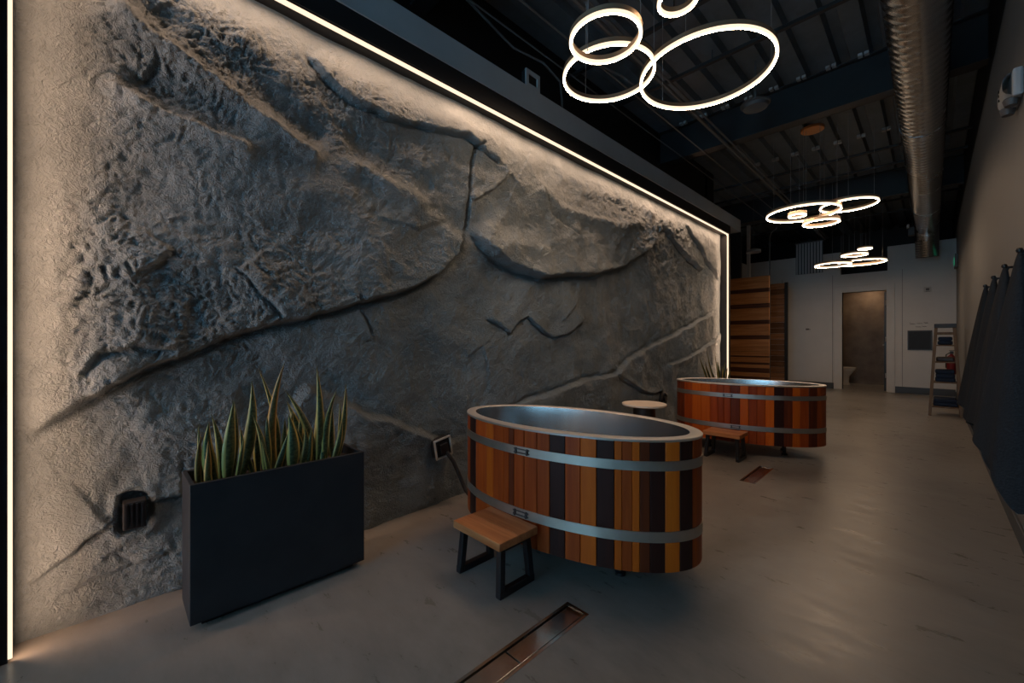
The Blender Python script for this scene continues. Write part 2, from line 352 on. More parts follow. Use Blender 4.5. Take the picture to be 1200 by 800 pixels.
# ---- rock wall
def smooth(a, b, x): t = np.clip((x - a) / (b - a), 0, 1); return t * t * (3 - 2 * t)
def vnoise(x, y, seed):
    rg = np.random.default_rng(seed); n = 256; G = rg.uniform(0, 2 * np.pi, (n, n)); gx, gy = np.cos(G), np.sin(G)
    xi, yi = np.floor(x).astype(int), np.floor(y).astype(int); fx, fy = x - xi, y - yi
    u, v = fx ** 3 * (fx * (fx * 6 - 15) + 10), fy ** 3 * (fy * (fy * 6 - 15) + 10)
    def g(i, j): a, b = (xi + i) % n, (yi + j) % n; return gx[a, b] * (fx - i) + gy[a, b] * (fy - j)
    return (g(0, 0) * (1 - u) + g(1, 0) * u) * (1 - v) + (g(0, 1) * (1 - u) + g(1, 1) * u) * v
def fbm(x, y, seed, o=4, gain=.5):
    s, a = 0, 1
    for k in range(o): s = s + a * vnoise(x * 2 ** k + 17 * k, y * 2 ** k + 5 * k, seed + k); a *= gain
    return s
def wallpt(p): q = X_at(p[0], p[1], -2.27); return q[1], q[2]
def polydist(Y, Z, pts):
    best = np.full(Y.shape, 1e9); sg = np.zeros(Y.shape); tt = np.zeros(Y.shape); over = np.zeros(Y.shape)
    P = np.array([wallpt(p) for p in pts]); seg = np.hypot(*(P[1:] - P[:-1]).T); tot = seg.sum(); acc = 0
    for i in range(len(P) - 1):
        a, b = P[i], P[i + 1]; d = b - a; l2 = (d ** 2).sum()
        tr = ((Y - a[0]) * d[0] + (Z - a[1]) * d[1]) / l2; t = np.clip(tr, 0, 1)
        dx, dy = Y - a[0] - t * d[0], Z - a[1] - t * d[1]; ds = np.hypot(dx, dy)
        m = ds < best - 1e-9
        cr = d[0] * (Z - a[1]) - d[1] * (Y - a[0])
        best = np.where(m, ds, best); sg = np.where(m, np.sign(cr), sg); tt = np.where(m, (acc + t * seg[i]) / tot, tt)
        acc += seg[i]
    return best * sg, tt
# ledges: (pixel polyline, depth, reach, lip, side, groove, unused): side +1 = the left hand of the line stands proud
LEDGE = [
    ([(14, 528), (70, 492), (130, 456), (170, 436), (215, 420), (270, 397), (330, 381), (370, 371), (420, 358), (480, 342), (520, 322), (543, 295), (552, 268)], .062, .55, .022, 1, .040, 0),
    ([(552, 268), (570, 292), (600, 312), (635, 325), (660, 324), (700, 322), (735, 312), (765, 290), (780, 264)], .095, .42, .026, 1, .025, 0),
    ([(552, 272), (554, 230), (555, 190), (560, 173), (570, 167)], .008, .12, .012, -1, .045, 0),
    ([(362, 52), (385, 86), (420, 115), (460, 136), (510, 149), (548, 158), (575, 180), (592, 194)], .050, .25, .014, 1, .026, 0),
    ([(566, 170), (600, 200), (590, 214), (556, 238)], .030, .10, .012, -1, .008, 0),
    ([(780, 262), (792, 280), (806, 298), (828, 318)], .06, .30, .02, 1, .02, 0),
    ([(806, 262), (826, 296), (846, 330)], .045, .25, .02, 1, .015, 0),
    ([(576, 370), (588, 377), (603, 392), (611, 380), (624, 373), (637, 386), (654, 397), (671, 391), (681, 381), (689, 371)], .026, .30, .010, 1, .018, 0),
    ([(662, 377), (681, 353), (690, 322)], .014, .14, .01, 1, .004, 0),
    ([(600, 480), (620, 471), (660, 454), (692, 442), (722, 438), (740, 420), (760, 408), (796, 390), (842, 364)], .046, .28, .026, -1, .014, 0),
    ([(786, 428), (815, 415), (838, 400), (852, 386)], .042, .2, .024, -1, .008, 0),
    ([(722, 438), (735, 446), (752, 458), (768, 462), (782, 458)], .030, .10, .015, 1, .02, 0),
    ([(338, 492), (350, 470), (360, 455), (366, 450), (380, 459), (410, 470), (440, 485), (470, 494), (500, 505), (520, 514), (545, 520)], .052, .26, .034, -1, .004, 0),
    ([(30, 695), (70, 665), (100, 640), (132, 620)], .026, .22, .010, 1, .014, 0),
    ([(176, 598), (195, 592), (215, 588)], .02, .1, .012, 1, .012, 0),
    ([(278, 312), (300, 335), (322, 358), (334, 374)], .022, .12, .010, 1, .016, 0),
    ([(420, 343), (430, 368), (442, 398)], .014, .10, .008, -1, .016, 0),
    ([(158, 322), (185, 311), (206, 292)], .022, .10, .02, 1, .016, 0),
    ([(86, 356), (106, 334)], .02, .09, .015, 1, .014, 0),
    ([(90, 445), (120, 415), (160, 405), (210, 412)], .03, .10, .02, 1, .012, 0),
    ([(440, 255), (490, 268), (530, 258)], .014, .2, .02, 1, .004, 0),
    ([(556, 420), (572, 404), (578, 425), (580, 462)], .012, .12, .012, 1, .004, 0),
    ([(640, 215), (652, 250), (690, 280)], .03, .15, .02, -1, .01, 0),
    ([(60, 712), (105, 690), (160, 672), (207, 655)], .010, .10, .015, 1, .006, 0),
]
RIDGE = [  # (polyline, height, width)
    ([(130, -30), (150, 8), (200, 48), (245, 82), (315, 136), (350, 162), (388, 186)], .050, .050),
    ([(120, 70), (140, 95), (175, 118), (210, 133), (260, 155), (300, 172)], .040, .045),
    ([(400, 182), (430, 197), (470, 218), (510, 242)], .030, .06),
    ([(620, 190), (660, 240), (720, 262), (760, 262)], .030, .07),
    ([(560, 300), (600, 285), (650, 295)], .02, .08),
]
def rock_height(Y, Z):
    wy, wz = Y + .05 * fbm(Y * 2.2, Z * 2.2, 3), Z + .05 * fbm(Y * 2.2 + 9, Z * 2.2, 5)
    jy, jz = wy + .014 * fbm(Y * 9, Z * 9, 31, 3), wz + .014 * fbm(Y * 9 + 4, Z * 9, 33, 3)
    jy, jz = Y + (jy - wy) + .3 * (wy - Y), Z + (jz - wz) + .3 * (wz - Z)
    h = .055 * fbm(Y * .8 + 3, Z * .8, 11, 3) + .030 * fbm(wy * 2.4, wz * 2.4, 21, 4)
    for pts, A, reach, lip, side, gr, vn in LEDGE:
        s, t = polydist(jy, jz, pts); s = s * side
        tp = smooth(0, .05, t) * smooth(1, .95, t); tp = np.where((t <= 0) | (t >= 1), 0, tp)
        h = h + A * tp * np.exp(-np.clip(s, 0, 9) / reach) * smooth(-lip * .3, lip, s) * (s > -lip)
        h = h - gr * tp * np.exp(-((s + .25 * lip) / (lip * .9)) ** 2)
    for pts, A, wd_ in RIDGE:
        s, t = polydist(jy, jz, pts); tp = smooth(0, .15, t) * smooth(1, .92, t)
        h = h + tp * (A * np.exp(-(s / np.where(s > 0, wd_ * .6, wd_ * .9)) ** 2) - A * .8 * np.exp(-((s - wd_ * 2.4) / (wd_ * 1.5)) ** 2))
    bm_ = smooth(3.0, 4.2, Y) * smooth(1.55, 2.1, Z) * smooth(6.3, 5.2, Y)
    h = h + .012 * fbm(wy * 6, wz * 6, 111, 3) + bm_ * .040 * (.25 - np.abs(fbm(wy * 5, wz * 6.5, 121, 3)))
    # chiselled, trowelled surface: coarse on the upper left and the upper boulder, calm in the middle and at the edges
    rough = .35 + .75 * smooth(2.6, .3, Y) * smooth(.5, 1.6, Z) + .5 * smooth(.9, .2, Y) + .6 * smooth(3.0, 4.2, Y) * smooth(1.7, 2.3, Z)
    s, _ = polydist(Y, Z, LEDGE[0][0]); rough = rough * (.75 + .25 * smooth(-.05, .1, s))
    rough = rough * (.35 + .65 * smooth(-.3, .3, fbm(Y * 1.3 + 40, Z * 1.3, 51, 3) + .12)) 
    rough = rough * smooth(-.25, -.10, Y) * smooth(2.74, 2.50, Z + .06 * fbm(Y * 3, 0 * Z, 61, 2)) * (1 - .5 * smooth(6.2, 6.8, Y))
    a = fbm(wy * 19 + 2.2 * fbm(Y * 5, Z * 5, 81, 2), wz * 19 + 2.2 * fbm(Y * 5, Z * 5 + 7, 82, 2), 91, 2); bq = fbm(wy * 40 + 3 * fbm(Y * 8, Z * 8, 83, 2), wz * 40 + 3 * fbm(Y * 8 + 3, Z * 8, 84, 2), 95, 2)
    h = h + rough * (.0115 * (.35 - np.abs(a) * 1.7) + .0085 * (.3 - np.abs(bq) * 1.7))
    h = h + .004 * fbm(Y * 30, Z * 30, 101, 2)
    # pockets round the outlet boxes
    for (by, bz, ry, rz) in BOXES: 
        q = (np.abs((Y - by) / ry) ** 4 + np.abs((Z - bz) / rz) ** 4) ** .25 + .35 * fbm(Y * 11, Z * 11, 77, 3); h = h - .035 * smooth(1.25, 1.0, q) + .014 * np.exp(-((q - 1.5) / .28) ** 2)
    h = h * (.25 + .75 * smooth(LED_Y0 - .02, .05, Y)) * (.3 + .7 * smooth(2.78, 2.55, Z)) * (.4 + .6 * smooth(6.84, 6.5, Y))
    h = np.minimum(h, .13); h = np.where(Z < .7, np.minimum(h, .045 + .08 * smooth(.0, .7, Z)), h)
    return h
BOXES = [(.066, .385, .044, .066)]
ny, nz = 1010, 400
gy, gz = np.linspace(LED_Y0 - .04, LED_Y1 + .02, ny), np.linspace(-.01, 2.80, nz)
YY, ZZ = np.meshgrid(gy, gz, indexing='ij'); HH = rock_height(YY, ZZ)
XX = ROCK_X - .03 + HH
vs = np.stack([XX, YY, ZZ], -1).reshape(-1, 3)
ii = (np.arange(ny - 1)[:, None] * nz + np.arange(nz - 1)[None]).ravel()
fs = np.stack([ii, ii + nz, ii + nz + 1, ii + 1], -1)
me = bpy.data.meshes.new('wall_left'); me.from_pydata(vs.tolist(), [], fs.tolist()); me.materials.append(M['rock'])
me.polygons.foreach_set('use_smooth', [True] * len(me.polygons))
fine = .30 + .70 * smooth(LED_Y0, .45, YY) * smooth(2.74, 2.35, ZZ)
at = me.attributes.new('fine', 'FLOAT', 'POINT'); at.data.foreach_set('value', fine.ravel().astype(np.float32)); me.update()
rock = bpy.data.objects.new('wall_left', me); C.objects.link(rock); struct(rock, 'sculpted grey rock feature wall with ledges and cracks')
struct(MB().box((-2.62, LED_Y0 - .045, 0), (-2.45, LED_Y1 + .06, 3.05)).build('wall_left_core', 'black'))
def rock_x(y, z):
    hh = rock_height(np.array([float(y)]), np.array([float(z)])); return float(ROCK_X - .03 + hh[0])

# ---- black frame and grey header round the rock
fr = MB(); fr.box((-2.46, LED_Y0 - .045, LED_Z + .022), (LED_X + .012, LED_Y1 + .075, 2.90))
fr.box((-2.46, LED_Y1 + .028, 0), (LED_X + .012, LED_Y1 + .075, LED_Z + .022)); fr.box((-2.46, LED_Y0 - .045, 0), (LED_X + .012, LED_Y0 - .022, LED_Z + .022))
struct(fr.build('trim_2', 'black'), 'black frame round the rock wall')
struct(MB().box((-2.62, LED_Y0 - .045, 2.90), (-2.19, 7.38, 3.085)).build('trim_3', 'header', bevel=.002), 'grey painted header running above the rock wall')
struct(MB().box((-2.62, LED_Y1 + .075, 0), (-2.30, 7.12, 2.90)).build('wall_left_end', 'rwall'))

# ---- LED light strips (front diffuser, tape behind it that washes the rock, channel)
def led(name, label, boxes):
    o = thing(name, label, 'light strip', boxes['loc'])
    L0 = boxes['loc']
    for nm, key, mm in (('channel', 'ch', 'blackm'), ('diffuser', 'df', 'ledf')):
        m = MB()
        for a, b in boxes[key]: m.box([a[i] - L0[i] for i in range(3)], [b[i] - L0[i] for i in range(3)])
        m.build(nm, mm, o)
    q, mm = boxes['tp']; MB().add([[p[i] - L0[i] for i in range(3)] for p in q], [(0, 1, 2, 3)]).build('led_tape', mm, o)
X0, X1 = LED_X - .018, LED_X
led('led_strip', 'long warm LED strip along the top of the rock wall', dict(loc=(LED_X, 3.3, LED_Z + .02),
    ch=[((X0 - .004, LED_Y0, LED_Z + .014), (X1 + .004, LED_Y1, LED_Z + .022))], df=[((X1 - .004, LED_Y0, LED_Z - .009), (X1 + .003, LED_Y1 + .02, LED_Z + .014))],
    tp=([(X0, LED_Y0, LED_Z + .0135), (X0, LED_Y1, LED_Z + .0135), (X1 - .005, LED_Y1, LED_Z + .0135), (X1 - .005, LED_Y0, LED_Z + .0135)], 'tapet')))
led('led_strip', 'upright warm LED strip rising from the floor where the rock wall meets black wall', dict(loc=(LED_X, LED_Y0, 0),
    ch=[((X0 - .004, LED_Y0 - .022, 0.0), (X1 + .004, LED_Y0 - .0055, LED_Z + .01))], df=[((X1 - .004, LED_Y0 - .0055, 0.012), (X1 + .003, LED_Y0 + .0045, LED_Z - .014))],
    tp=([(X0, LED_Y0 - .005, .02), (X1 - .005, LED_Y0 - .005, .02), (X1 - .005, LED_Y0 - .005, LED_Z), (X0, LED_Y0 - .005, LED_Z)], 'tapel')))
led('led_strip', 'upright warm LED strip ending the rock wall beside the plank screen', dict(loc=(LED_X, LED_Y1, 0),
    ch=[((X0 - .004, LED_Y1 + .020, 0.0), (X1 + .004, LED_Y1 + .028, LED_Z + .01))], df=[((X1 - .004, LED_Y1 - .030, 0.012), (X1 + .003, LED_Y1 + .020, LED_Z - .014))],
    tp=([(X0, LED_Y1 + .0195, .02), (X0, LED_Y1 + .0195, LED_Z), (X1 - .005, LED_Y1 + .0195, LED_Z), (X1 - .005, LED_Y1 + .0195, .02)], 'taper')))

# ------------------------------------------------------------------ ring pendants
def ring_pendant(label, canopy, rings, zc=ZC):
    o = thing('ring_pendant', label, 'pendant light', (canopy[0], canopy[1], zc)); ox, oy = canopy[:2]
    MB().lathe([(0, .0), (.13, .0), (.13, -.03), (.125, -.034), (0, -.034)], 40).build('canopy', 'copper', o, True)
    for (x, y, z, r) in rings:
        x, y, zz = x - ox, y - oy, z - zc; hw = .009; n = 72
        hs = fix(MB().lathe([(r - hw, .006), (r - hw, .034), (r + hw, .034), (r + hw, .006), (r - hw, .006)], n).build('ring', 'ringm', o, True)); hs.location = (x, y, zz)
        df = MB().lathe([(r - hw, .006), (r - hw - .001, -.008), (r - hw + .003, -.014)], n); df.lathe([(r + hw - .003, -.014), (r + hw + .001, -.008), (r + hw, .006)], n); df.build('diffuser_side', 'glows', hs, True)
        fix(MB().lathe([(r - hw + .003, -.014), (r + hw - .003, -.014)], n).build('diffuser', 'glow', hs, True))
        k = 3 if r > .12 else 2
        for j in range(k):
            t = 2 * math.pi * (j + .3) / k
            MB().tube([(x + r * math.cos(t), y + r * math.sin(t), zz + .03), (x + r * math.cos(t), y + r * math.sin(t), -.0)], .0022, 5).build('cable', 'wire', o)
    return o
def ring_at(xl, xr, yc, r, k=1.0):               # ring of radius r whose outline spans xl..xr, centre seen at height yc
    a1, a2 = math.atan((xl - 600) / FPX), math.atan((xr - 600) / FPX); hf, md = (a2 - a1) / 2, (a1 + a2) / 2
    D = r / math.sin(hf); d, q = D * math.cos(md), D * math.sin(md)
    return (q * CS - d * SN, q * SN + d * CS, EYE + d * (400 - yc) / FPX, r)
c1 = [ring_at(751, 911, 85.5, .405), ring_at(661, 767, 87.5, .295), ring_at(669, 751, 45, .19), ring_at(772, 817, 0, .093)]
c2 = [ring_at(898.5, 986, 249.5, .405), ring_at(961, 1030, 239.8, .295), ring_at(941, 984, 260.6, .19), ring_at(924, 944.5, 252, .093)]
c3 = [ring_at(982, 1039, 307, .345), ring_at(955, 998, 310, .265), ring_at(986, 1017, 298.2, .19), ring_at(1005.5, 1022, 291, .10)]
ring_pendant('four glowing ring pendant hung above the tub beside the tall planter', (-1.15, 2.45), c1)
ring_pendant('four glowing ring pendant under a copper canopy above the tub beside the plank screen', z_at(952, 153, ZC - .03)[:2], c2)
ring_pendant('four glowing ring pendant hung in front of the washroom doorway', (-.95, 10.1), c3)

# ------------------------------------------------------------------ wooden tubs
TL, TW, ZT, ZB = 1.339, .705, .685, .12
def ell(t, L, W): return (L / 2 * math.cos(t), W / 2 * math.sin(t))
def tub(label, cx, cy, rot, tones, clamps, rng):
    o = thing('soaking_tub', label, 'tub', (cx, cy, 0), rot)
    # angle on the near side for a photo column
    ts = np.linspace(math.pi * .9, math.pi * 2.1, 2400)
    P = [(cx + a * math.cos(rot) - b * math.sin(rot), cy + a * math.sin(rot) + b * math.cos(rot)) for a, b in (ell(t, TL - .010, TW - .010) for t in ts)]
    pxs = np.array([proj_x(*p) for p in P]); i0, i1 = pxs[:1400].argmin(), 1000 + pxs[1000:].argmax()
    def ang(px): return float(np.interp(px, pxs[i0:i1 + 1], ts[i0:i1 + 1]))
    bounds = []
    for k, (px, tone) in enumerate(tones): bounds.append((ts[i0] if k == 0 else ang(px), tone))
    end = ts[i1]; rest = bounds[0][0] + 2 * math.pi; t = end; back = []
    while t < rest - .02:
        a, b = ell(t, TL, TW); sp = math.hypot(TL / 2 * math.sin(t), TW / 2 * math.cos(t)); t2 = t + rng.uniform(.045, .085) / sp
        back.append((t, rng.choice(['st_dark', 'st_mid', 'st_mid', 'st_orange', 'st_brown']))); t = t2
    if rest - back[-1][0] < .05: back.pop()
    allb = bounds + back + [(rest, None)]
    L1, W1, th = TL - .010, TW - .010, .022
    for k in range(len(allb) - 1):
        ta, tb, tone = allb[k][0], allb[k + 1][0], allb[k][1]; m = MB(); n = 4; top = ZT - .006
        sp = math.hypot(L1 / 2 * math.sin((ta + tb) / 2), W1 / 2 * math.cos((ta + tb) / 2)); g = .0011 / sp; ch = .0030 / sp
        tt = [(ta + g, .0025)] + [(ta + ch + (tb - ta - 2 * ch) * i / n, 0) for i in range(n + 1)] + [(tb - g, .0025)]
        prof = []
        for t, d in tt: prof.append(ell(t, L1 - 2 * d, W1 - 2 * d))
        inner = [ell(t, L1 - 2 * th, W1 - 2 * th) for t, d in reversed(tt)]
        poly = prof + inner; c0 = ell((ta + tb) / 2, L1 - th, W1 - th); q = len(poly)
        m.v = [(a, b, ZB) for a, b in poly] + [(a, b, top) for a, b in poly]
        m.f = [tuple(reversed(range(q))), tuple(range(q, 2 * q))] + [(i, (i + 1) % q, (i + 1) % q + q, i + q) for i in range(q)]
        m.build('stave', tone, o, origin=(c0[0], c0[1], ZB))
    n = 120
    def band(z0, z1, L0, W0, thk):
        m = MB()
        for i in range(n):
            t = 2 * math.pi * i / n
            for (dl_, z) in ((0, z0), (0, z1), (thk, z1), (thk, z0)):
                a, b = ell(t, L0 - 2 * dl_, W0 - 2 * dl_); m.v.append((a, b, z))
        for i in range(n):
            for j in range(4): a, b = i * 4, ((i + 1) % n) * 4; m.f.append((a + j, b + j, b + (j + 1) % 4, a + (j + 1) % 4))
        return m
    for z0, z1, px in ((.551, .592, clamps[0]), (.248, .293, clamps[1])):
        hp = fix(band(z0, z1, L1 + .008, W1 + .008, .005).build('hoop', 'hoop', o, True)); zc = (z0 + z1) / 2
        t0 = ang(px); a0, b0 = ell(t0, L1 + .014, W1 + .014); nx, ny_ = math.cos(t0) / TL, math.sin(t0) / TW; ln = math.hypot(nx, ny_); tx, ty = -ny_ / ln, nx / ln
        cl = MB()
        for s in (-1, 1): cl.bar((a0 + tx * s * .034, b0 + ty * s * .034, zc - .014), (a0 + tx * s * .034, b0 + ty * s * .034, zc + .014), .010, .012, up=(nx / ln, ny_ / ln, 0))
        for dz in (-.009, .009): cl.tube([(a0 - tx * .046, b0 - ty * .046, zc + dz), (a0 + tx * .046, b0 + ty * .046, zc + dz)], .0032, 8)
        cl.build('clamp', 'clamp', hp)
    # steel liner: flat rim, inner wall, floor
    m = MB()
    pr = [(-.013, ZT - .012), (-.015, ZT - .003), (-.012, ZT), (.0, ZT + .001), (.038, ZT), (.041, ZT - .002), (.044, ZT - .05), (.06, .30), (.09, .20)]
    for i in range(n):
        t = 2 * math.pi * i / n
        for d, z in pr: a, b = ell(t, TL - .03 - 2 * d, TW - .03 - 2 * d); m.v.append((a, b, z))
    q = len(pr)
    for i in range(n):
        for j in range(q - 1): a, b = i * q + j, ((i + 1) % n) * q + j; m.f.append((a, b, b + 1, a + 1))
    rimm = MB(); rimm.v = m.v; rimm.f = [fc for k, fc in enumerate(m.f) if (k % (q - 1)) < 5]
    rimm.build('rim', 'rim', o, True)
    ln_ = MB(); ln_.v = m.v; ln_.f = [fc for k, fc in enumerate(m.f) if (k % (q - 1)) >= 5] + [tuple(i * q + q - 1 for i in range(n))]
    ln_.build('liner', 'steel', o, True)
    m = MB(); m.v = [(*ell(2 * math.pi * i / 60, TL - .07, TW - .07), z) for z in (ZB + .01, ZB + .035) for i in range(60)]
    m.f = [tuple(reversed(range(60))), tuple(range(60, 120))] + [(i, (i + 1) % 60, (i + 1) % 60 + 60, i + 60) for i in range(60)]
    m.build('base_board', 'pedestal', o)
    for fx_, fy_ in ((.33, -.10), (-.33, -.10), (.33, .10), (-.33, .10)):
        MB().lathe([(0, 0), (.026, 0), (.026, .012), (.014, .018), (.014, ZB + .012)], 16, (fx_, fy_)).build('foot', 'blackm', o, True)
    return o
D_, R_, O_, B_ = 'st_dark', 'st_mid', 'st_orange', 'st_brown'
T1 = (-1.373, 1.768, .164); T2 = (-1.346, 4.693, .257)
tub('oval wooden stave tub with steel rim standing nearest the tall black planter', *T1,
    [(546, R_), (551, D_), (557.5, R_), (570, O_), (578, R_), (590, R_), (596, B_), (602, R_), (614, R_), (629, R_), (644, D_), (662, R_), (680, O_), (699, D_), (720, O_), (729, R_), (741, O_), (750, B_), (762, D_), (780, O_), (797, D_), (812, R_)],
    (612, 611), random.Random(3))
tub('oval wooden stave tub with steel rim standing nearest the plank screen', *T2,
    [(793, B_), (802, R_), (811, O_), (821, O_), (832, R_), (841, R_), (848, R_), (856, B_), (867, O_), (877, R_), (887, R_), (897, O_), (907.5, D_), (919, B_), (929, O_), (938, R_), (948, B_), (958, R_)],
    (853, 862), random.Random(5))

# ------------------------------------------------------------------ step stools
def stool(label, x, y):
    o = thing('step_stool', label, 'stool', (x, y, 0), 0, None)
    for s, w0, w1 in ((0, -.12, -.004), (1, -.0035, .12)):
        MB().box((-.163, w0, .212), (.163, w1, .248)).build('seat_board', 'seat', o, bevel=.004)
    for s in (-1, 1):
        xx = s * .128; m = MB(); wv = .030
        m.bar((xx + s * .012, -.108, .016), (xx + s * .012, .108, .016), wv, .032)
        m.bar((xx, -.088, .2015), (xx, .088, .2015), wv, .022)
        for e in (-1, 1): m.bar((xx + s * .012, e * .094, .005), (xx, e * .078, .211), wv, .030, up=(0, 1, 0))
        m.build('leg_frame', 'blackm', o, bevel=.003)
    return o
stool('small wooden step stool with black legs before the tub by the tall planter', -1.432, 1.284)
stool('small wooden step stool with black legs before the tub by the plank screen', -1.375, 4.175)

# ------------------------------------------------------------------ side table
zt = .48; p0, p1 = z_at(729, 472, zt), z_at(781, 473, zt); cxy = (p0 + p1) / 2; rt = float(np.linalg.norm(p1 - p0)) / 2
tb = thing('side_table', 'small round table with pale top and dark drum base between the tubs', 'table', (cxy[0], cxy[1], 0))
MB().lathe([(0, zt - .022), (rt - .012, zt - .022), (rt - .002, zt - .016), (rt, zt - .008), (rt - .003, zt), (0, zt)], 48).build('table_top', 'marble', tb, True)
MB().lathe([(0, 0), (.135, 0), (.135, .012), (.122, .05), (.105, zt - .06), (.103, zt - .021)], 40).build('pedestal', 'pedestal', tb, True)

# ------------------------------------------------------------------ planters with snake plants
def planter(label, x0, x1, y0, y1, hgt):
    o = thing('planter', label, 'planter', ((x0 + x1) / 2, (y0 + y1) / 2, 0)); a, b = (x1 - x0) / 2, (y1 - y0) / 2; t = .016
    m = MB(); z0 = .028
    R = lambda a_, b_, z: [(-a_, -b_, z), (a_, -b_, z), (a_, b_, z), (-a_, b_, z)]
    m.v = R(a, b, z0) + R(a, b, hgt) + R(a - t, b - t, hgt) + R(a - t, b - t, hgt - .09)
    m.f = [(3, 2, 1, 0)] + [(i, (i + 1) % 4, (i + 1) % 4 + 4, i + 4) for i in range(4)] + [(i + 4, (i + 1) % 4 + 4, (i + 1) % 4 + 8, i + 8) for i in range(4)] + [(i + 8, (i + 1) % 4 + 8, (i + 1) % 4 + 12, i + 12) for i in range(4)] + [(12, 13, 14, 15)]
    m.build('box', 'planter', o, bevel=.003)
    MB().box((-a + .04, -b + .04, 0), (a - .04, b - .04, z0 + .002)).build('plinth', 'black', o)
    MB().grid(lambda u, v: ((u - .5) * 2 * (a - t + .001), (v - .5) * 2 * (b - t + .001), hgt - .045 + .008 * math.sin(u * 19) * math.sin(v * 31)), 10, 24).build('soil', 'soil', o, True)
    return o
def leaf(parent, base, tip, w, bend, twist, m, org):
    base, tip = Vector(base), Vector(tip); ax = tip - base; nseg, nw = 12, 5; mb = MB(); uvs = []
    side0 = Vector((math.sin(twist), math.cos(twist), 0))
    for i in range(nseg + 1):
        t = i / nseg; p = base + ax * t + Vector(bend) * (4 * t * (1 - t))
        d = (ax + Vector(bend) * (4 * (1 - 2 * t))).normalized()
        tw = twist + .5 * math.sin(2.2 * t); s = Vector((math.sin(tw), math.cos(tw), 0)); s = (s - d * s.dot(d)).normalized(); nrm = d.cross(s)
        ww = w * (.70 + .30 * math.sin(min(1, t * 1.9) * math.pi / 2)) * (1 - max(0, (t - .35) / .65) ** 1.35) + .0007
        for j in range(nw):
            u = j / (nw - 1); k = (u - .5) * 2
            q = p + s * (k * ww / 2) + nrm * (-(1 - k * k) * ww * .24); mb.v.append(tuple(q - Vector(org))); uvs.append((u, t))
    for i in range(nseg):
        for j in range(nw - 1): a = i * nw + j; mb.f.append((a, a + 1, a + nw + 1, a + nw))
    o = mb.build('leaf', m, parent, True); ul = o.data.uv_layers.new(name='UVMap')
    for lp in o.data.loops: ul.data[lp.index].uv = uvs[lp.vertex_index]
    sd = o.modifiers.new('thickness', 'SOLIDIFY'); sd.thickness = .0016
    return o
PX0, PX1, PY0, PY1, PH = -2.185, -1.945, .208, .885, .56
planter('tall narrow black planter of snake plants near the louvred outlet in the rock', PX0, PX1, PY0, PY1, PH)
SZ = PH - .05
def snake(label, leaves, pl):
    rg = random.Random(len(leaves) * 7 + int(leaves[0][0][0])); X_base = pl
    bs = [X_at(l[0][0], l[0][1], X_base + l[3]) for l in leaves]; org = (X_base, float(np.mean([b[1] for b in bs])), SZ)
    o = thing('snake_plant', label, 'plant', org, 0, 'snake plants in the tall black planter')
    for (b, t, wpx, dx, bend, dry) in leaves:
        X = X_base + dx; q = X_at(b[0], b[1], X); tp = X_at(t[0], t[1], X + rg.uniform(-.02, .03)); d = -X * SN + q[1] * CS
        leaf(o, (X, q[1], SZ - .01), tp, wpx / FPX * d * 1.0, (rg.uniform(-.015, .02), bend / FPX * d, 0), rg.uniform(-.6, .25) - .5, 'leafd' if dry else 'leaf', org)
    return o
# (base px, tip px, width px, x offset, sideways bend px, dry)
snake('snake plant of short broad leaves, planter end by the LED strip', [
    ((234, 562), (236, 508), 9, .06, -2, 1), ((240, 562), (233, 497), 7, .0, -2, 0), ((242, 562), (244, 515), 8, .07, 1, 1), ((254, 560), (245, 494), 15, .05, -4, 0),
    ((259, 558), (248, 486), 12, -.02, 3, 0), ((266, 558), (274, 469), 19, .06, -1, 0), ((270, 556), (275, 471), 9, .02, 3, 0), ((279, 554), (295, 446), 17, .04, 6, 0), ((276, 556), (286, 512), 8, .07, 0, 0), ((246, 562), (240, 530), 7, .06, 0, 0), ((262, 558), (255, 505), 9, -.05, 0, 0), ((284, 553), (281, 500), 8, -.05, 2, 0), ((298, 552), (287, 520), 6, .03, 0, 0)], -2.07)
snake('snake plant with one tall dry yellow leaf in the middle of the tall planter', [
    ((310, 549), (296, 486), 10, .05, 4, 0), ((303, 549), (300, 493), 9, -.02, 0, 0), ((313, 548), (313, 487), 10, .05, 0, 0), ((319, 548), (317, 487), 9, .0, 2, 0), ((323, 546), (334, 424), 11, .03, -8, 1), ((325, 500), (303, 432), 8, -.03, 7, 0),
    ((321, 546), (339, 503), 8, .06, 0, 0), ((332, 546), (334, 490), 10, -.03, 0, 0), ((316, 548), (306, 515), 7, .06, 0, 0), ((329, 546), (343, 478), 9, -.05, 2, 0), ((346, 544), (352, 476), 8, -.05, 2, 0), ((345, 543), (341, 512), 9, .06, 0, 0), ((360, 542), (366, 500), 8, .06, 0, 0), ((356, 542), (347, 500), 8, .06, 2, 0), ((341, 545), (338, 484), 16, .06, 3, 0), ((368, 541), (334, 457), 14, .03, 8, 0), ((350, 542), (357, 498), 11, .05, 4, 0), ((361, 541), (336, 470), 11, -.045, 3, 0)], -2.07)
snake('snake plant with slender upright leaves at the end of the tall planter by the tub', [
    ((372, 539), (371, 428), 11, .04, 2, 0), ((368, 540), (374, 445), 9, -.03, 3, 0), ((383, 537), (395, 456), 10, .05, -7, 0), ((389, 536), (390, 478), 9, -.02, 0, 0), ((394, 535), (405, 450), 9, .03, 3, 0), ((388, 536), (401, 490), 9, .06, 2, 0), ((396, 535), (398, 470), 7, -.03, 0, 0), ((378, 538), (383, 500), 8, .07, 0, 0), ((380, 538), (377, 470), 7, -.05, 0, 0)], -2.07)
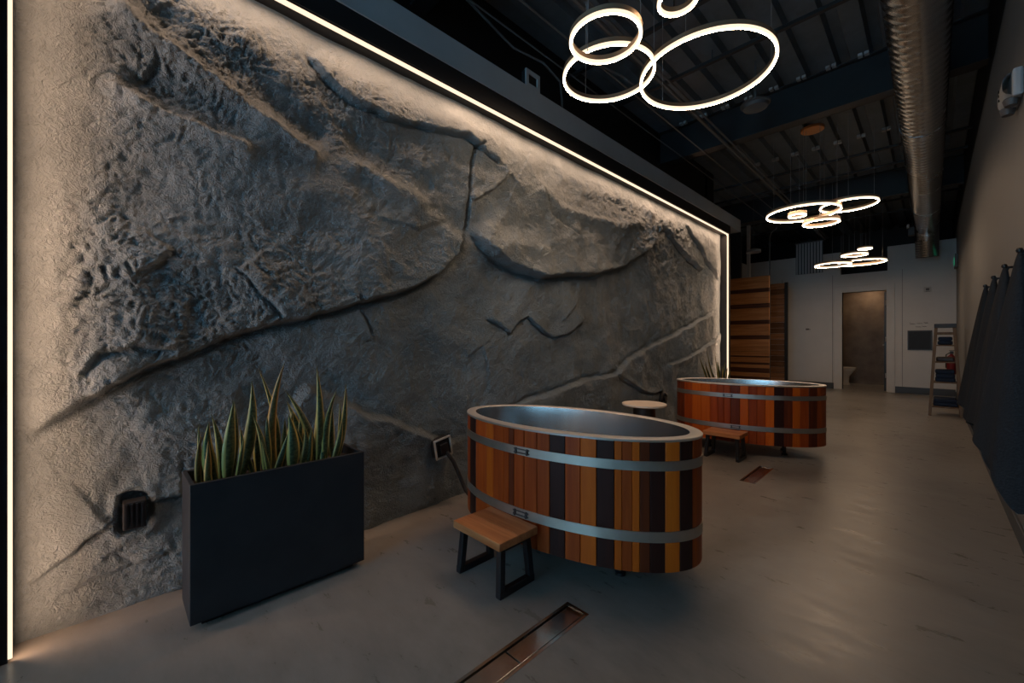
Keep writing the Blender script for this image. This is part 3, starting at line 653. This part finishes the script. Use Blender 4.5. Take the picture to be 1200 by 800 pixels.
# second planter beyond the far tub
planter('black planter of snake plants tucked between the rock wall and a tub', -2.185, -1.945, 5.62, 6.30, PH)
rg = random.Random(11); o2 = thing('snake_plant', 'dark green snake plant rising behind the tub beside the plank screen', 'plant', (-2.07, 5.96, SZ))
for (bx, tx, ty, w) in ((832, 820, 419, .05), (836, 826, 424, .05), (838, 829, 412, .045), (842, 838, 413, .05), (845, 841, 421, .055), (848, 846, 428, .05), (851, 853, 430, .05), (853, 856, 433, .05), (840, 833, 430, .05), (846, 850, 424, .045)):
    X = -2.07 + rg.uniform(-.06, .05); q = X_at(bx, 445, X); t = X_at(tx, ty, X + rg.uniform(0, .04)); leaf(o2, (X, q[1], SZ - .01), t, w, (0, rg.uniform(-.03, .0), 0), rg.uniform(-.8, .2), 'leaf', (-2.07, 5.96, SZ))

# ------------------------------------------------------------------ floor drains
def drain(label, x0, x1, y0, y1, split):
    o = thing('floor_drain', label, 'drain', ((x0 + x1) / 2, (y0 + y1) / 2, 0)); cx, cy = (x0 + x1) / 2, (y0 + y1) / 2; a, b = (x1 - x0) / 2, (y1 - y0) / 2
    m = MB(); w = .012
    for p, q in (((-a, -b, -.05), (-a + w, b, .0015)), ((a - w, -b, -.05), (a, b, .0015)), ((-a + w, -b, -.05), (a - w, -b + w, .0015)), ((-a + w, b - w, -.05), (a - w, b, .0015)), ((-a + w, -b + w, -.05), (a - w, b - w, -.04))): m.box(p, q)
    m.build('frame', 'grate', o)
    segs = [(-b + w, b - w, 'grate')] if split is None else [(-b + w, split - cy - .001, 'grate'), (split - cy + .001, b - w, 'grate')]
    for s0, s1, mm in segs: MB().box((-a + w + .006, s0 + .002, -.012), (a - w - .006, s1 - .002, -.002)).build('cover', mm, o, bevel=.001)
    return o
drain('long steel floor drain with two covers near the tall planter', *DR[0], 1.0)
drain('short steel floor drain by the step stool at the plank screen tub', *DR[1], None)

# ------------------------------------------------------------------ outlet boxes on the rock wall
bx, bz = BOXES[0][0], BOXES[0][1]; xr = -2.322
ob = thing('outlet_box', 'dark louvred outlet box sunk in the rock near the tall planter', 'outlet', (xr, bx, bz))
MB().box((-.03, -.036, -.056), (.03, .036, .056)).build('box', 'rubber', ob, bevel=.004)
for k in range(4): MB().box((.028, -.028 + k * .016, -.048), (.036, -.022 + k * .016, .048)).build('louvre', 'blackm', ob)
p = X_at(528, 527, -2.2); xr = rock_x(p[1], p[2])
ob = thing('outlet_box', 'tilted outlet box with pale rim and black hose beside the tub by the planter', 'outlet', (xr - .005, p[1], p[2])); ob.rotation_euler = (.18, 0, 0)
MB().box((-.01, -.060, -.060), (.05, .060, .060)).build('box', 'rubber', ob, bevel=.004)
m = MB(); 
for a, b in (((.05, -.066, -.066), (.062, -.056, .066)), ((.05, .056, -.066), (.062, .066, .066)), ((.05, -.056, .056), (.062, .056, .066)), ((.05, -.056, -.066), (.062, .056, -.056))): m.box(a, b)
m.build('cover_frame', 'plate', ob)
m = MB(); m.box((.05, -.03, -.04), (.075, .03, .03)); m.build('plug', 'blackm', ob, bevel=.004)
hs = MB().tube([(xr + .06, p[1] + .02, p[2] - .03), (xr + .085, p[1] + .06, p[2] - .10), (xr + .10, p[1] + .10, p[2] - .20), (xr + .14, p[1] + .12, .10), (xr + .22, p[1] + .13, .045), (-1.96, 1.715, .045), (-1.92, 1.715, .08), (-1.91, 1.715, .145)], .014, 10)
tag(hs.build('hose', 'rubber', None, True), 'black hose dropping from the tilted outlet box to the tub', 'hose')
p = X_at(787, 468, -2.2); xr = rock_x(p[1], p[2])
ob = thing('outlet_box', 'round black outlet on the rock behind the tub by the plank screen', 'outlet', (xr + .02, p[1], p[2])); ob.rotation_euler = (0, math.pi / 2, 0)
MB().lathe([(0, -.04), (.085, -.04), (.085, .01), (.07, .02), (.055, .012), (0, .012)], 28).build('housing', 'rubber', ob, True)
MB().lathe([(0, .012), (.03, .012), (.03, .04), (0, .04)], 20).build('plug', 'blackm', ob, True)

# ------------------------------------------------------------------ plank screen and plank panel
YS = 9.5; edges = [85, 165, 190, 265, 293, 375, 400, 475, 500, 550, 583, 612, 619, 655, 668, 692, 722, 750, 790, 840, 880, 920]
sx0, sx1 = Y_at(852, 326.6, YS)[0] - .25, Y_at(901.2, 322.4, YS)[0]
sc_ = thing('plank_screen', 'tall screen of warm horizontal planks, every other one recessed and dark', 'screen', ((sx0 + sx1) / 2, YS, 0))
zsc = [2.44 - (e - 85) / (770 - 85) * (2.44 - .308) for e in edges] ; zsc = [z for z in zsc if z > .03] + [.0]
zsc = [z for z in zsc]
cx = (sx0 + sx1) / 2
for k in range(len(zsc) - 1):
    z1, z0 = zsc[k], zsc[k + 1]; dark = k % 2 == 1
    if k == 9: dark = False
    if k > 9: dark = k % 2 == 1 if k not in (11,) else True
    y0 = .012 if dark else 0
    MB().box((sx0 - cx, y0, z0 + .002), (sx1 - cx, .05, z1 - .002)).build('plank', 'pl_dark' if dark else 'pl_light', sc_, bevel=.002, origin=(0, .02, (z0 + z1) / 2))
MB().box((sx0 - cx, .05, 0), (sx1 - cx, .09, 2.43)).build('backing', 'black', sc_)
YP = 11.0; a0, a1 = Y_at(903.0, 333, YP)[0] - .05, Y_at(919.5, 331, YP)[0]; zt_ = 2.44; cx = (a0 + a1) / 2
pn = thing('wood_partition', 'narrow weathered brown plank panel with black edge beyond the screen', 'panel', (cx, YP, 0))
nb = 19
for k in range(nb):
    z0, z1 = zt_ * k / nb, zt_ * (k + 1) / nb; MB().box((a0 - cx, .004 * (k * 7 % 3), z0 + .002), (a1 - cx, .04, z1 - .002)).build('plank', 'pl_mid', pn, origin=(.0, .02, (z0 + z1) / 2))
MB().box((a1 - cx, -.01, 0), (a1 - cx + .055, .06, zt_ + .01)).build('edge_post', 'black', pn)
q = Y_at(902, 322, 10.2)
tag(MB().tube([(q[0], 10.2, 0), (q[0], 10.2, 3.35), (q[0] + .03, 10.2, 3.46), (q[0] + .12, 10.2, 3.52), (q[0] + .2, 10.2, ZC)], .014, 8).build('conduit', 'pipe', None, True), 'upright dark conduit standing between the plank screen and the panel', 'pipe')
# alcove column and disc lamp over the screen
q = Y_at(877, 300, 9.9)
struct(MB().box((q[0] - .03, 9.88, 0), (q[0] + .03, 9.94, 3.62)).build('trim_4', 'wallp'))
q = Y_at(862, 300, 9.9); struct(MB().box((q[0] - .14, 9.9, 0), (q[0] + .10, 10.0, 3.5)).build('trim_5', 'base'))
q = Y_at(883, 293, 9.15)
dl2 = thing('disc_light', 'small pale disc lamp hung before the top of the plank screen', 'light', (q[0], 9.15, q[2]))
MB().lathe([(0, .03), (.05, .03), (.13, .0), (.13, -.05), (.126, -.05), (.10, -.0), (0, .0)], 32).build('shade', 'plate', dl2, True)
fix(MB().lathe([(.0, -.003), (.06, -.003)], 32).build('lens', 'plate', dl2))
MB().tube([(0, 0, .03), (0, 0, ZC - q[2])], .006, 6).build('stem', 'pipe', dl2)

# ------------------------------------------------------------------ fittings on the far wall
p = Y_at(947, 386, YF)
sw = thing('thermostat', 'small pale thermostat on the far wall beside the plank panel', 'thermostat', (p[0], YF, p[2]))
MB().box((-.058, -.022, -.042), (.058, 0, .042)).build('body', 'wallp', sw, bevel=.005); MB().box((-.042, -.024, -.012), (.022, -.021, .026)).build('display', 'plated', sw); MB().box((.03, -.026, -.01), (.046, -.021, .015)).build('button', 'plated', sw)
p = Y_at(1087, 339, YF)
sw = thing('wall_sensor', 'small square sensor plate high on the far wall', 'sensor', (p[0], YF, p[2]))
MB().box((-.055, -.018, -.055), (.055, 0, .055)).build('plate', 'plate', sw, bevel=.004); MB().box((-.026, -.03, -.026), (.026, -.017, .026)).build('lens', 'plated', sw, bevel=.006); MB().box((-.03, -.02, -.048), (.03, -.017, -.04)).build('slot', 'plated', sw)
p, p2 = Y_at(1063.5, 388.5, YF), Y_at(1092.5, 409, YF)
vb = thing('towel_drop', 'dark rectangular hatch in the far wall beside the ladder shelf', 'hatch', ((p[0] + p2[0]) / 2, YF, (p[2] + p2[2]) / 2)); a, b = (p2[0] - p[0]) / 2, .205
m = MB()
for q0, q1 in (((-a, -.02, -b), (-a + .02, 0, b)), ((a - .02, -.02, -b), (a, 0, b)), ((-a + .02, -.02, b - .02), (a - .02, 0, b)), ((-a + .02, -.02, -b), (a - .02, 0, -b + .02))): m.box(q0, q1)
m.build('frame', 'base', vb); MB().box((-a + .02, -.012, -b + .02), (a - .02, 0, b - .02)).build('flap', 'planter', vb)
# faint handwritten wall lettering above the hatch (too blurred in the photograph to read)
lt = thing('wall_lettering', 'faint two-line handwritten lettering above the dark hatch', 'lettering', (vb.location[0], YF, vb.location[2] + b + .10))
def squiggle(x0, x1, z, hgt, seed, cap):
    g = random.Random(seed); pts = []; n = 26
    for i in range(n):
        u = i / (n - 1); pts.append((x0 + (x1 - x0) * u + .006 * math.sin(i * 2.1), -.001, z + hgt * (.5 * math.sin(i * 1.7) + (1.2 if i in cap else 0) * g.uniform(.8, 1.2))))
    return MB().tube(pts, .0022, 4)
squiggle(-.15, -.07, .04, .02, 1, (0, 1)).build('word', 'plated', lt); squiggle(-.05, .04, .045, .018, 2, (3,)).build('word', 'plated', lt); squiggle(.06, .12, .055, .024, 3, (0, 6)).build('word', 'plated', lt)
squiggle(-.06, .02, -.025, .016, 4, (2,)).build('word', 'plated', lt); squiggle(.035, .10, -.02, .018, 5, (0,)).build('word', 'plated', lt)
# louvre panel on top of the far wall
la, lb = -2.333, -1.80
lv = thing('louvre_panel', 'grey panel of upright metal slats standing on the far wall', 'vent', ((la + lb) / 2, YF - .03, 2.735)); hw = (lb - la) / 2
MB().box((-hw, -.01, 0), (hw, .02, .735)).build('back_sheet', 'base', lv)
for k in range(9):
    xx = -hw + (k + .5) * 2 * hw / 9; MB().box((xx - .017, -.035, 0), (xx + .017, -.008, .735)).build('slat', 'header', lv)
MB().box((-hw - .01, -.045, .735), (hw + .01, .03, .76)).build('top_rail', 'pipe', lv)

# exit sign on the right wall by the far corner
ex = thing('exit_sign', 'small green lit exit sign on the right wall by the far corner', 'sign', (XR, 11.45, 2.62))
MB().box((-.045, -.16, -.13), (0, .16, .13)).build('housing', 'plated', ex, bevel=.006)
m = MB(); xx = -.047
def vb_(m, y0, y1, z0, z1): m.box((xx, y0, z0), (-.044, y1, z1))
yv = .135                                       # reads left to right for someone facing the wall (+Y to -Y)
vb_(m, yv - .012, yv, -.07, .07)
for z in (-.064, 0, .064): vb_(m, yv - .05, yv - .012, z - .008, z + .008)
for s in (-1, 1): m.bar((-.0455, .070, -.07 * s), (-.0455, .015, .07 * s), .003, .014, up=(0, 1, 0))
vb_(m, -.010, .002, -.07, .07)
vb_(m, -.055, -.043, -.07, .07); vb_(m, -.08, -.018, .056, .07)
m.build('lettering', 'green', ex)
# emergency light on the right wall
pe = X_at(1196, 104, XR)
em = thing('emergency_light', 'grey emergency light unit high on the right wall above the towels', 'light', (XR, pe[1], pe[2]))
MB().grid(lambda u, v: (-.03 - .045 * (1 - abs(2 * v - 1) ** 4), (u - .5) * .24 * (1 - .1 * v), (v - .5) * .14), 10, 10).build('housing_cover', 'header', em, True)
MB().box((-.04, -.13, -.075), (0, .13, .075)).build('housing', 'header', em, bevel=.012)
for s in (-1, 1): MB().lathe([(0, 0), (.024, 0), (.032, .03), (.026, .04), (0, .04)], 20).build('lamp_head', 'plated', em, True).location = (-.04, s * .07, -.105)
for k in range(3): MB().box((-.078, .02, -.03 + k * .025), (-.07, .035, -.02 + k * .025)).build('slot', 'black', em)

# fire extinguisher behind the ladder
p = Y_at(1114.5, 425, 11.75)
fe = thing('fire_extinguisher', 'red fire extinguisher hung low on the right wall behind the ladder shelf', 'extinguisher', (XR - .075, 11.75, .46))
MB().lathe([(0, 0), (.062, 0), (.066, .01), (.066, .30), (.05, .35), (.022, .38), (.022, .40), (0, .40)], 28).build('cylinder', 'red', fe, True)
MB().box((-.02, -.012, .40), (.03, .012, .45)).build('valve', 'blackm', fe); MB().bar((-.03, 0, .46), (.06, 0, .47), .018, .01).build('handle', 'blackm', fe)
MB().tube([(-.02, 0, .42), (-.07, 0, .38), (-.075, 0, .25), (-.072, 0, .12)], .009, 8).build('hose', 'rubber', fe, True)
MB().box((.05, -.03, .12), (.078, .03, .18)).build('bracket', 'blackm', fe)

# ------------------------------------------------------------------ ladder shelf with towels
lx0, lx1, ly, lh = -.022, .300, 8.72, 1.31
ld = thing('ladder_shelf', 'open wooden step ladder shelf holding navy towels in the far corner', 'shelf', ((lx0 + lx1) / 2, ly, 0)); a = (lx1 - lx0) / 2; topa = .095
for s in (-1, 1):
    MB().bar((s * a, 0, 0), (s * topa, .22, lh), .036, .045, up=(0, 1, 0)).build('leg', 'ladder', ld, bevel=.002)
    MB().bar((s * a, .50, 0), (s * topa, .26, lh - .03), .020, .035, up=(0, 1, 0)).build('leg', 'ladder', ld, bevel=.002)
shel = [.14, .50, .80, 1.05]
for z in shel:
    f_ = z / lh; hw = a + (topa - a) * f_ - .012; y0, y1 = .22 * f_, .50 - .24 * f_
    MB().box((-hw, y0, z - .02), (hw, y1, z)).build('tread', 'ladder', ld, bevel=.002)
MB().box((-topa - .02, .17, lh - .005), (topa + .02, .31, lh + .055)).build('top_cap', 'pedestal', ld, bevel=.003)
f_ = 1.22 / lh; MB().box((-(a + (topa - a) * f_), .19, 1.20), ((a + (topa - a) * f_), .22, 1.24)).build('rail', 'ladder', ld)
lab = ['navy towels folded on the lowest tread of the ladder shelf', 'navy towels folded thick on the second tread of the ladder shelf', 'dark folded cloth on the third tread of the ladder shelf', 'small navy towel bunched on the highest tread of the ladder shelf']
for z, lb_, th_, k in zip(shel, lab, (.11, .18, .07, .12), (2, 3, 1, 2)):
    f_ = z / lh; hw = a + (topa - a) * ((z + th_) / lh) - .022; y0, y1 = .22 * f_ + .03, .50 - .24 * f_ - .03
    tw = thing('folded_towel', lb_, 'towel', ((lx0 + lx1) / 2, ly + (y0 + y1) / 2, z), 0, 'towels on the ladder shelf'); hy = (y1 - y0) / 2
    for j in range(k):
        z0 = th_ * j / k; MB().box((-hw + .006 * (j % 2), -hy, z0), (hw - .004 * j, hy, z0 + th_ / k)).build('fold', 'navy' if z != .80 else 'pedestal', tw, bevel=min(.018, th_ / k * .42))

# ------------------------------------------------------------------ towels on hooks along the right wall
def towel(label, y, seed, zb=.46):
    z = 1.485; g = random.Random(seed); ph = [g.uniform(0, 6.28) for _ in range(4)]
    hk = thing('wall_hook', label[0], 'hook', (XR, y, z), 0, 'coat hooks along the right wall')
    MB().lathe([(0, 0), (.02, 0), (.02, .006), (0, .006)], 18).build('plate', 'blackm', hk).rotation_euler = (0, -math.pi / 2, 0)
    MB().tube([(0, 0, 0), (-.075, 0, 0)], .006, 8).build('peg', 'blackm', hk, True)
    MB().lathe([(0, -.012), (.009, -.009), (.012, 0), (.009, .009), (0, .012)], 14).build('knob', 'blackm', hk, True).location = (-.078, 0, .008)
    o = thing('hanging_towel', label[1], 'towel', (XR, y, zb), 0, 'dark towels along the right wall')
    def f(u, v):
        t = 2 * math.pi * u; k = v ** .85; hy = .008 + .235 * k; dx = .008 + .088 * v ** .8; cx_ = -.075 - .028 * v
        fold = 1 + k * (.10 * math.sin(5 * t + ph[1] + 1.2 * v) + .08 * math.sin(9 * t + ph[2]))
        yy = hy * math.cos(t) * (1 + .04 * k * math.sin(4 * t + ph[3])); out = max(0, math.sin(t)); xx = cx_ - dx * math.sin(t) * fold
        hem = zb + .20 * out ** 1.3 + .05 * math.cos(t) + .015 * math.sin(3 * t + ph[0])
        return (min(xx, -.013), yy, (z - .002) + (hem - z) * v - zb)
    m = MB().grid(f, 96, 40, close=True); o2 = m.build('cloth', 'towel', o, True)
    MB().tube([(-.072, 0, z + .012 - zb), (-.08, .008, z - .005 - zb), (-.072, 0, z - .03 - zb), (-.064, -.008, z - .005 - zb), (-.072, 0, z + .012 - zb)], .003, 6).build('hanging_loop', 'towel', o)
nm = ['first', 'second', 'third', 'fourth']
for i, y in enumerate((4.429, 3.868, 3.331, 2.80)):
    towel(('black wall hook, %s one from the ladder shelf' % nm[i], 'dark waffle towel on the right wall, %s one from the ladder shelf' % nm[i]), y, i + 2)

# ------------------------------------------------------------------ spiral duct
DXc, DZc, DRr = -.067, 3.335, .165
du = thing('spiral_duct', 'galvanised spiral air duct running along the ceiling to the far wall', 'duct', (DXc, 4.5, DZc))
ya, yb = YB + .1, 11.25; pitch = .10; nth, nl = 40, int((yb - ya) / .0125)
th = np.linspace(0, 2 * np.pi, nth, endpoint=False)[:, None]; yy = np.linspace(ya, yb, nl)[None, :]
fr_ = (yy / pitch - th / (2 * np.pi)) % 1.0; rr = DRr + .007 * np.exp(-((fr_ - .5) / .09) ** 2)
V = np.stack([rr * np.cos(th), yy + 0 * th - 4.5, rr * np.sin(th)], -1).reshape(-1, 3)
m = MB(); m.v = V.tolist(); m.f = [(i * nl + j, i * nl + j + 1, ((i + 1) % nth) * nl + j + 1, ((i + 1) % nth) * nl + j) for i in range(nth) for j in range(nl - 1)]
m.build('pipe', 'duct', du, True)
for y in (-1.2, 2.2, 5.9, 9.6):
    m = MB().lathe([(DRr + .001, -.05), (DRr + .009, -.05), (DRr + .009, .05), (DRr + .001, .05)], 40); o = m.build('collar', 'duct', du, True); o.rotation_euler = (math.pi / 2, 0, 0); o.location = (0, y - 4.5, 0)
    MB().tube([(0, y - 4.5, DRr), (0, y - 4.5, ZC - DZc)], .006, 6).build('hanger', 'wire', du)
Rb = .26; pts, rad = [], []                       # segmented elbow turning down, then a corrugated drop
for i in range(25):
    t = i / 24 * math.radians(80); pts.append((0, yb - 4.5 + Rb * math.sin(t), -Rb * (1 - math.cos(t)))); rad.append(DRr * (1.0 + .035 * ((i // 2) % 2)) + .002)
d = Vector((0, math.cos(math.radians(80)), -math.sin(math.radians(80))))
for i in range(22): pts.append(tuple(Vector(pts[24]) + d * (.016 * (i + 1)))); rad.append(DRr * (1.0 + .05 * (i % 2)))
MB().tube(pts, rad, 32).build('elbow', 'duct', du, True)
m = MB().box((-.26, yb - 4.6, -.16), (-.165, yb - 4.45, .0)); m.build('damper', 'base', du, bevel=.004)
MB().box((-.28, yb - 4.63, -.02), (-.24, yb - 4.56, .05)).build('damper_motor', 'plate', du, bevel=.004)

# ------------------------------------------------------------------ conduits, cables, ceiling fittings
def run(label, x, z, r, y0, y1, name='conduit'):
    m = MB().tube([(x, y0, z), (x, y1, z)], r, 8); o = m.build(name, 'pipe', None, True); return tag(o, label, 'pipe')
run('thick painted conduit running the length of the ceiling above the tubs', -1.74, 3.485, .019, YB, 11.9)
run('thinner painted conduit strapped beside the thick ceiling conduit', -1.69, 3.497, .010, YB, 11.9)
run('thin cable run along the ceiling nearest the grey header', -2.27, 3.50, .007, LED_Y0 - .045, 9.2, 'cable_run')
run('thin cable run along the ceiling between header and thick conduit', -2.02, 3.50, .007, YB, 8.6, 'cable_run')
p = X_at(570, 20, -2.4)
tag(MB().tube([(-2.4, 1.70, ZC + .004), (-2.4, 1.74, 3.66), (-2.36, p[1] + .25, 3.47), (-2.30, p[1] + .55, 3.46), (-2.28, p[1] + .75, 3.38), (-2.30, p[1] + .8, 3.25), (-2.3, p[1] + .8, 3.09)], .010, 8).build('cable', 'pipe', None, True), 'loose grey cable looping down behind the grey header', 'cable')
tag(MB().tube([(-2.05, p[1] + .55, 3.35), (-2.1, p[1] + .8, 3.52), (-2.1, p[1] + 1.0, 3.58), (-2.0, p[1] + 1.3, 3.55), (-1.9, p[1] + 1.5, 3.45)], .010, 8).build('cable', 'pipe', None, True), 'short grey cable arching under the ceiling beside the ring pendant', 'cable')
p = X_at(625, 97, -2.19)
jb = thing('junction_box', 'small open junction box with pale frame standing on the grey header', 'box', (-2.215, p[1], 3.085))
MB().box((-.03, -.075, 0), (.012, .075, .13)).build('box', 'black', jb)
m = MB()
for q0, q1 in (((.012, -.08, 0), (.024, -.05, .135)), ((.012, .05, 0), (.024, .08, .135)), ((.012, -.05, .105), (.024, .05, .135)), ((.012, -.05, 0), (.024, .05, .028))): m.box(q0, q1)
m.build('frame', 'header', jb)
q = z_at(885, 124, 3.5)
sp = thing('ceiling_speaker', 'dark round dome speaker under the ceiling girder', 'speaker', (q[0], q[1], 3.52))
MB().lathe([(0, -.075), (.06, -.07), (.11, -.045), (.125, -.012), (.125, 0), (0, 0)], 36).build('dome', 'pipe', sp, True); MB().lathe([(.12, -.02), (.135, -.012), (.135, 0), (.12, 0)], 36).build('bezel', 'plated', sp, True)
MB().tube([(0, 0, 0), (0, 0, ZC - 3.52)], .012, 8).build('stem', 'pipe', sp)

# ------------------------------------------------------------------ toilet in the washroom
to = thing('toilet', 'white toilet seen through the washroom doorway', 'toilet', (-1.62, 13.40, 0))
def tb_(prof, n=28):
    m = MB()
    for i in range(n):
        t = 2 * math.pi * i / n
        for (cx_, ax, by, z) in prof: m.v.append((cx_ + ax * math.cos(t), by * math.sin(t), z))
    q = len(prof)
    for i in range(n):
        for j in range(q - 1): a_, b_2 = i * q + j, ((i + 1) % n) * q + j; m.f.append((a_, b_2, b_2 + 1, a_ + 1))
    m.f.append(tuple(i * q + q - 1 for i in range(n))); return m
tb_([(-.02, .20, .11, 0), (-.02, .17, .09, .08), (.0, .16, .09, .22), (.03, .21, .15, .33), (.04, .245, .185, .40), (.04, .245, .185, .415)]).build('bowl', 'porcelain', to, True)
tb_([(.04, .25, .19, .415), (.04, .255, .195, .428), (.04, .25, .19, .445), (.04, .20, .15, .452)]).build('seat_lid', 'porcelain', to, True)
MB().box((-.40, -.20, .38), (-.21, .20, .76)).build('tank', 'porcelain', to, bevel=.02); MB().box((-.41, -.21, .76), (-.20, .21, .79)).build('tank_lid', 'porcelain', to, bevel=.008)
MB().bar((-.20, .12, .70), (-.17, .05, .70), .012, .02).build('flush_lever', 'hoop', to)
MB().box((-.30, -.12, .25), (-.15, .12, .39)).build('tank_support', 'porcelain', to, bevel=.02)
